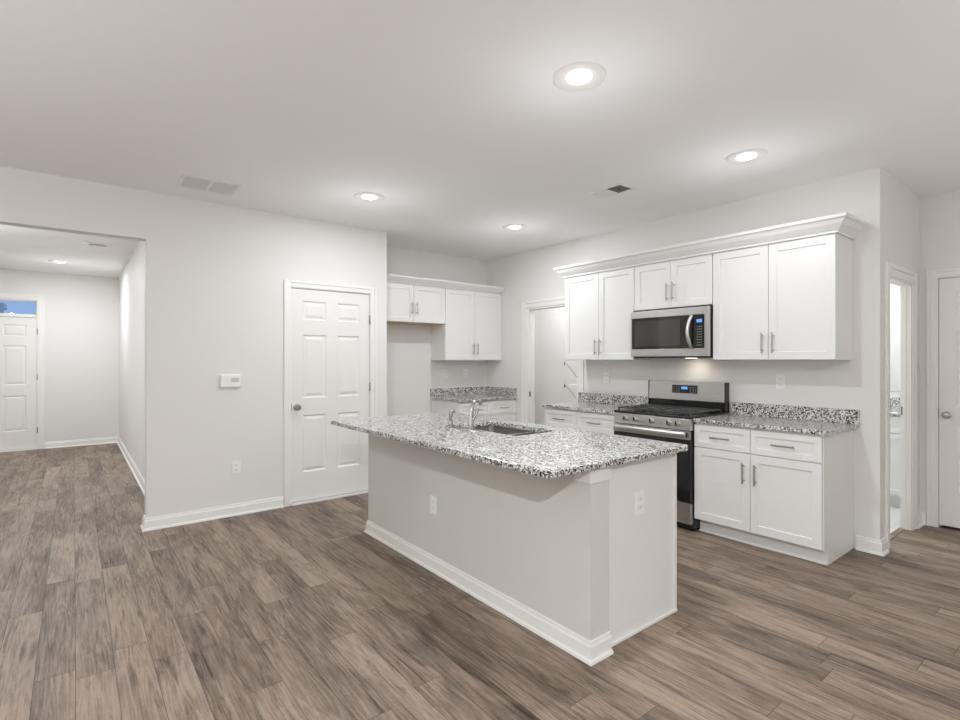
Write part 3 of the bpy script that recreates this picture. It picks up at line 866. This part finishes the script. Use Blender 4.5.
put('case', MB(FB).box(1.004, 1.168, 0.0082, 0.026, 1.140, 1.248), M['plastic'], th, 0.004)
put('screen', MB(FB).box(1.088, 1.150, 0.0262, 0.0268, 1.185, 1.222), paint('lcd_grey', srgb(200, 200, 194), 0.3), th)
put('flap', MB(FB).box(1.012, 1.066, 0.0262, 0.0285, 1.150, 1.160), M['plastic'], th, 0.001)
put('button', MB(FB).box(1.050, 1.062, 0.0262, 0.029, 1.195, 1.215), M['plastic'], th, 0.001)

# ------------------------------------------------------------------ ceiling fixtures
def can(x, y, label, r=0.128):
    t = thing('recessed_light', label, 'ceiling light', (x, y, CEIL), 'round recessed ceiling lights')
    put('trim_ring', MB().lathe((x, y, CEIL), (0, 0, -1), [(r * 0.48, 0.0005), (r * 0.48, 0.003), (r * 0.60, 0.004), (r * 0.86, 0.014), (r * 0.97, 0.008), (r, 0.0005)], 40), M['trim'], t, 0, True)
    put('lens', MB().lathe((x, y, CEIL), (0, 0, -1), [(0, 0.0006), (r * 0.475, 0.0006), (r * 0.47, 0.004), (r * 0.36, 0.010), (0, 0.013)], 32), M['lens'], t, 0, True)
can(*CANS[0], 'recessed ceiling light nearest the viewer, above the island')
can(*CANS[1], 'recessed ceiling light above the right wall cabinets')
can(*CANS[2], 'recessed ceiling light in front of the closed six panel door')
can(*CANS[3], 'recessed ceiling light near the corner cabinets and alcove')
can(-0.154, 9.25, 'recessed ceiling light in the entry hall')

def register(x0, x1, y0, y1, label, n, split_axis, tilt, name='ceiling_vent', bar=True, slat=0.010, frame=0.022, both=True):
    t = thing(name, label, 'vent', ((x0 + x1) / 2, (y0 + y1) / 2, CEIL))
    z = CEIL
    fr = MB()
    fr.box(x0, x1, y0, y0 + frame, z - 0.008, z - 0.0004).box(x0, x1, y1 - frame, y1, z - 0.008, z - 0.0004)
    fr.box(x0, x0 + frame, y0 + frame, y1 - frame, z - 0.008, z - 0.0004).box(x1 - frame, x1, y0 + frame, y1 - frame, z - 0.008, z - 0.0004)
    if split_axis == 'x': fr.box((x0 + x1) / 2 - 0.012, (x0 + x1) / 2 + 0.012, y0 + frame, y1 - frame, z - 0.008, z - 0.0004)
    put('frame', fr, M['trim'], t, 0.002)
    put('duct', MB().box(x0 + frame, x1 - frame, y0 + frame, y1 - frame, z - 0.0012, z - 0.0003), M['greyslot'], t)
    Y0, Y1 = y0 + frame, y1 - frame
    for i in range(n):
        yy = Y0 + (Y1 - Y0) * (i + 0.5) / n
        tl = tilt if (not both or i >= n * 0.5) else -tilt
        c, s_ = slat * math.cos(tl), slat * math.sin(tl)
        zc = z - 0.0016 - abs(s_) / 1 * 0.5 - 0.0006
        sl = MB()
        p = [(yy - c / 2, zc - s_ / 2), (yy + c / 2, zc + s_ / 2), (yy + c / 2, zc + s_ / 2 + 0.001), (yy - c / 2, zc - s_ / 2 + 0.001)]
        segs = [(x0 + frame, (x0 + x1) / 2 - 0.012), ((x0 + x1) / 2 + 0.012, x1 - frame)] if split_axis == 'x' else [(x0 + frame, x1 - frame)]
        for a, b in segs: sl.prism(p, 0, a, b)
        put('slat', sl, M['trim'], t)
register(0.630, 1.036, 4.328, 4.652, 'large two panel return air vent on the ceiling above the box control', 16, 'x', R(-9), both=False, slat=0.0075)
register(3.315, 3.515, 2.452, 2.765, 'small ceiling supply vent above the front of the stove', 14, None, R(-38), slat=0.015)
register(0.08, 0.36, 7.50, 7.70, 'small slotted vent on the entry hall ceiling', 5, None, R(50), both=False, slat=0.012, frame=0.055)

# ------------------------------------------------------------------ storage room shelves and its open door
def shelf(z, label):
    t = thing('wire_shelf', label, 'shelf', (5.35, 4.1, z), 'wire shelves in the storage room')
    mb = MB()
    x0, x1, y0, y1 = 5.20, 5.497, 3.42, 4.745
    for i in range(12):
        xx = x0 + (x1 - x0) * i / 11
        mb.tube([(xx, y0, z), (xx, y1, z)], 0.0025, 6)
    for i in range(5):
        yy = y0 + 0.01 + (y1 - y0 - 0.02) * i / 4
        mb.tube([(x0, yy, z - 0.004), (x1, yy, z - 0.004)], 0.003, 6)
    put('deck', mb, M['trim'], t)
    put('front_lip', MB().tube([(x0, y0, z - 0.03), (x0, y1, z - 0.03)], 0.003, 6).tube([(x0, y1, z), (x0, y1, z - 0.03)], 0.003, 6), M['trim'], t)
    put('end_cap', MB().box(x0 - 0.008, x0 + 0.008, y1 - 0.004, y1 + 0.010, z - 0.036, z + 0.008), M['hinge'], t, 0.002)
    put('brace', MB().tube([(x0 + 0.01, y1 - 0.015, z - 0.006), (x1, y1 - 0.015, z - 0.27)], 0.004, 8), M['nickel'], t)
shelf(1.345, 'upper white wire shelf glimpsed through the doorless opening')
shelf(1.045, 'lower white wire shelf glimpsed through the doorless opening')
struct('door_4', MB().panel_grid([4.575, 4.66, 5.12, 5.19], [0.02, 0.25, 0.95, 1.1, 1.9, 2.0], 3.905, 3.94, {(1, 1), (1, 3)}, 'six', 0.008), M['door'], 'edge of a white door swung into the storage room', 'door')

# ------------------------------------------------------------------ laundry glimpse
vn = thing('vanity_cabinet', 'white cabinet glimpsed through the narrow doorway at right', 'cabinet', (6.28, 1.75, 0.003))
VF = XF(6.0)
put('body', MB(VF).box(1.24, 2.2, -0.575, 0, 0.11, 0.862).box(1.24, 2.2, -0.575, -0.06, 0.003, 0.11), M['cab'], vn)
shaker(vn, 'drawer', VF, 1.25, 1.72, 0.70, 0.855, 0, 0.02, 0.04)
shaker(vn, 'door', VF, 1.25, 1.72, 0.12, 0.694, 0, 0.02, 0.055)
counter('countertop', 'granite counter on the cabinet glimpsed through the narrow doorway', (6.27, 1.75, 0.863),
        MB().box(5.965, 6.578, 1.225, 2.22, 0.863, 0.893), MB().box(6.558, 6.578, 1.225, 2.22, 0.893, 1.0), CG)
tag(put('wall_mirror', MB().box(6.572, 6.579, 1.26, 2.1, 1.06, 2.03), M['mirror'], None), 'frameless mirror above the counter glimpsed through the narrow doorway', 'mirror')
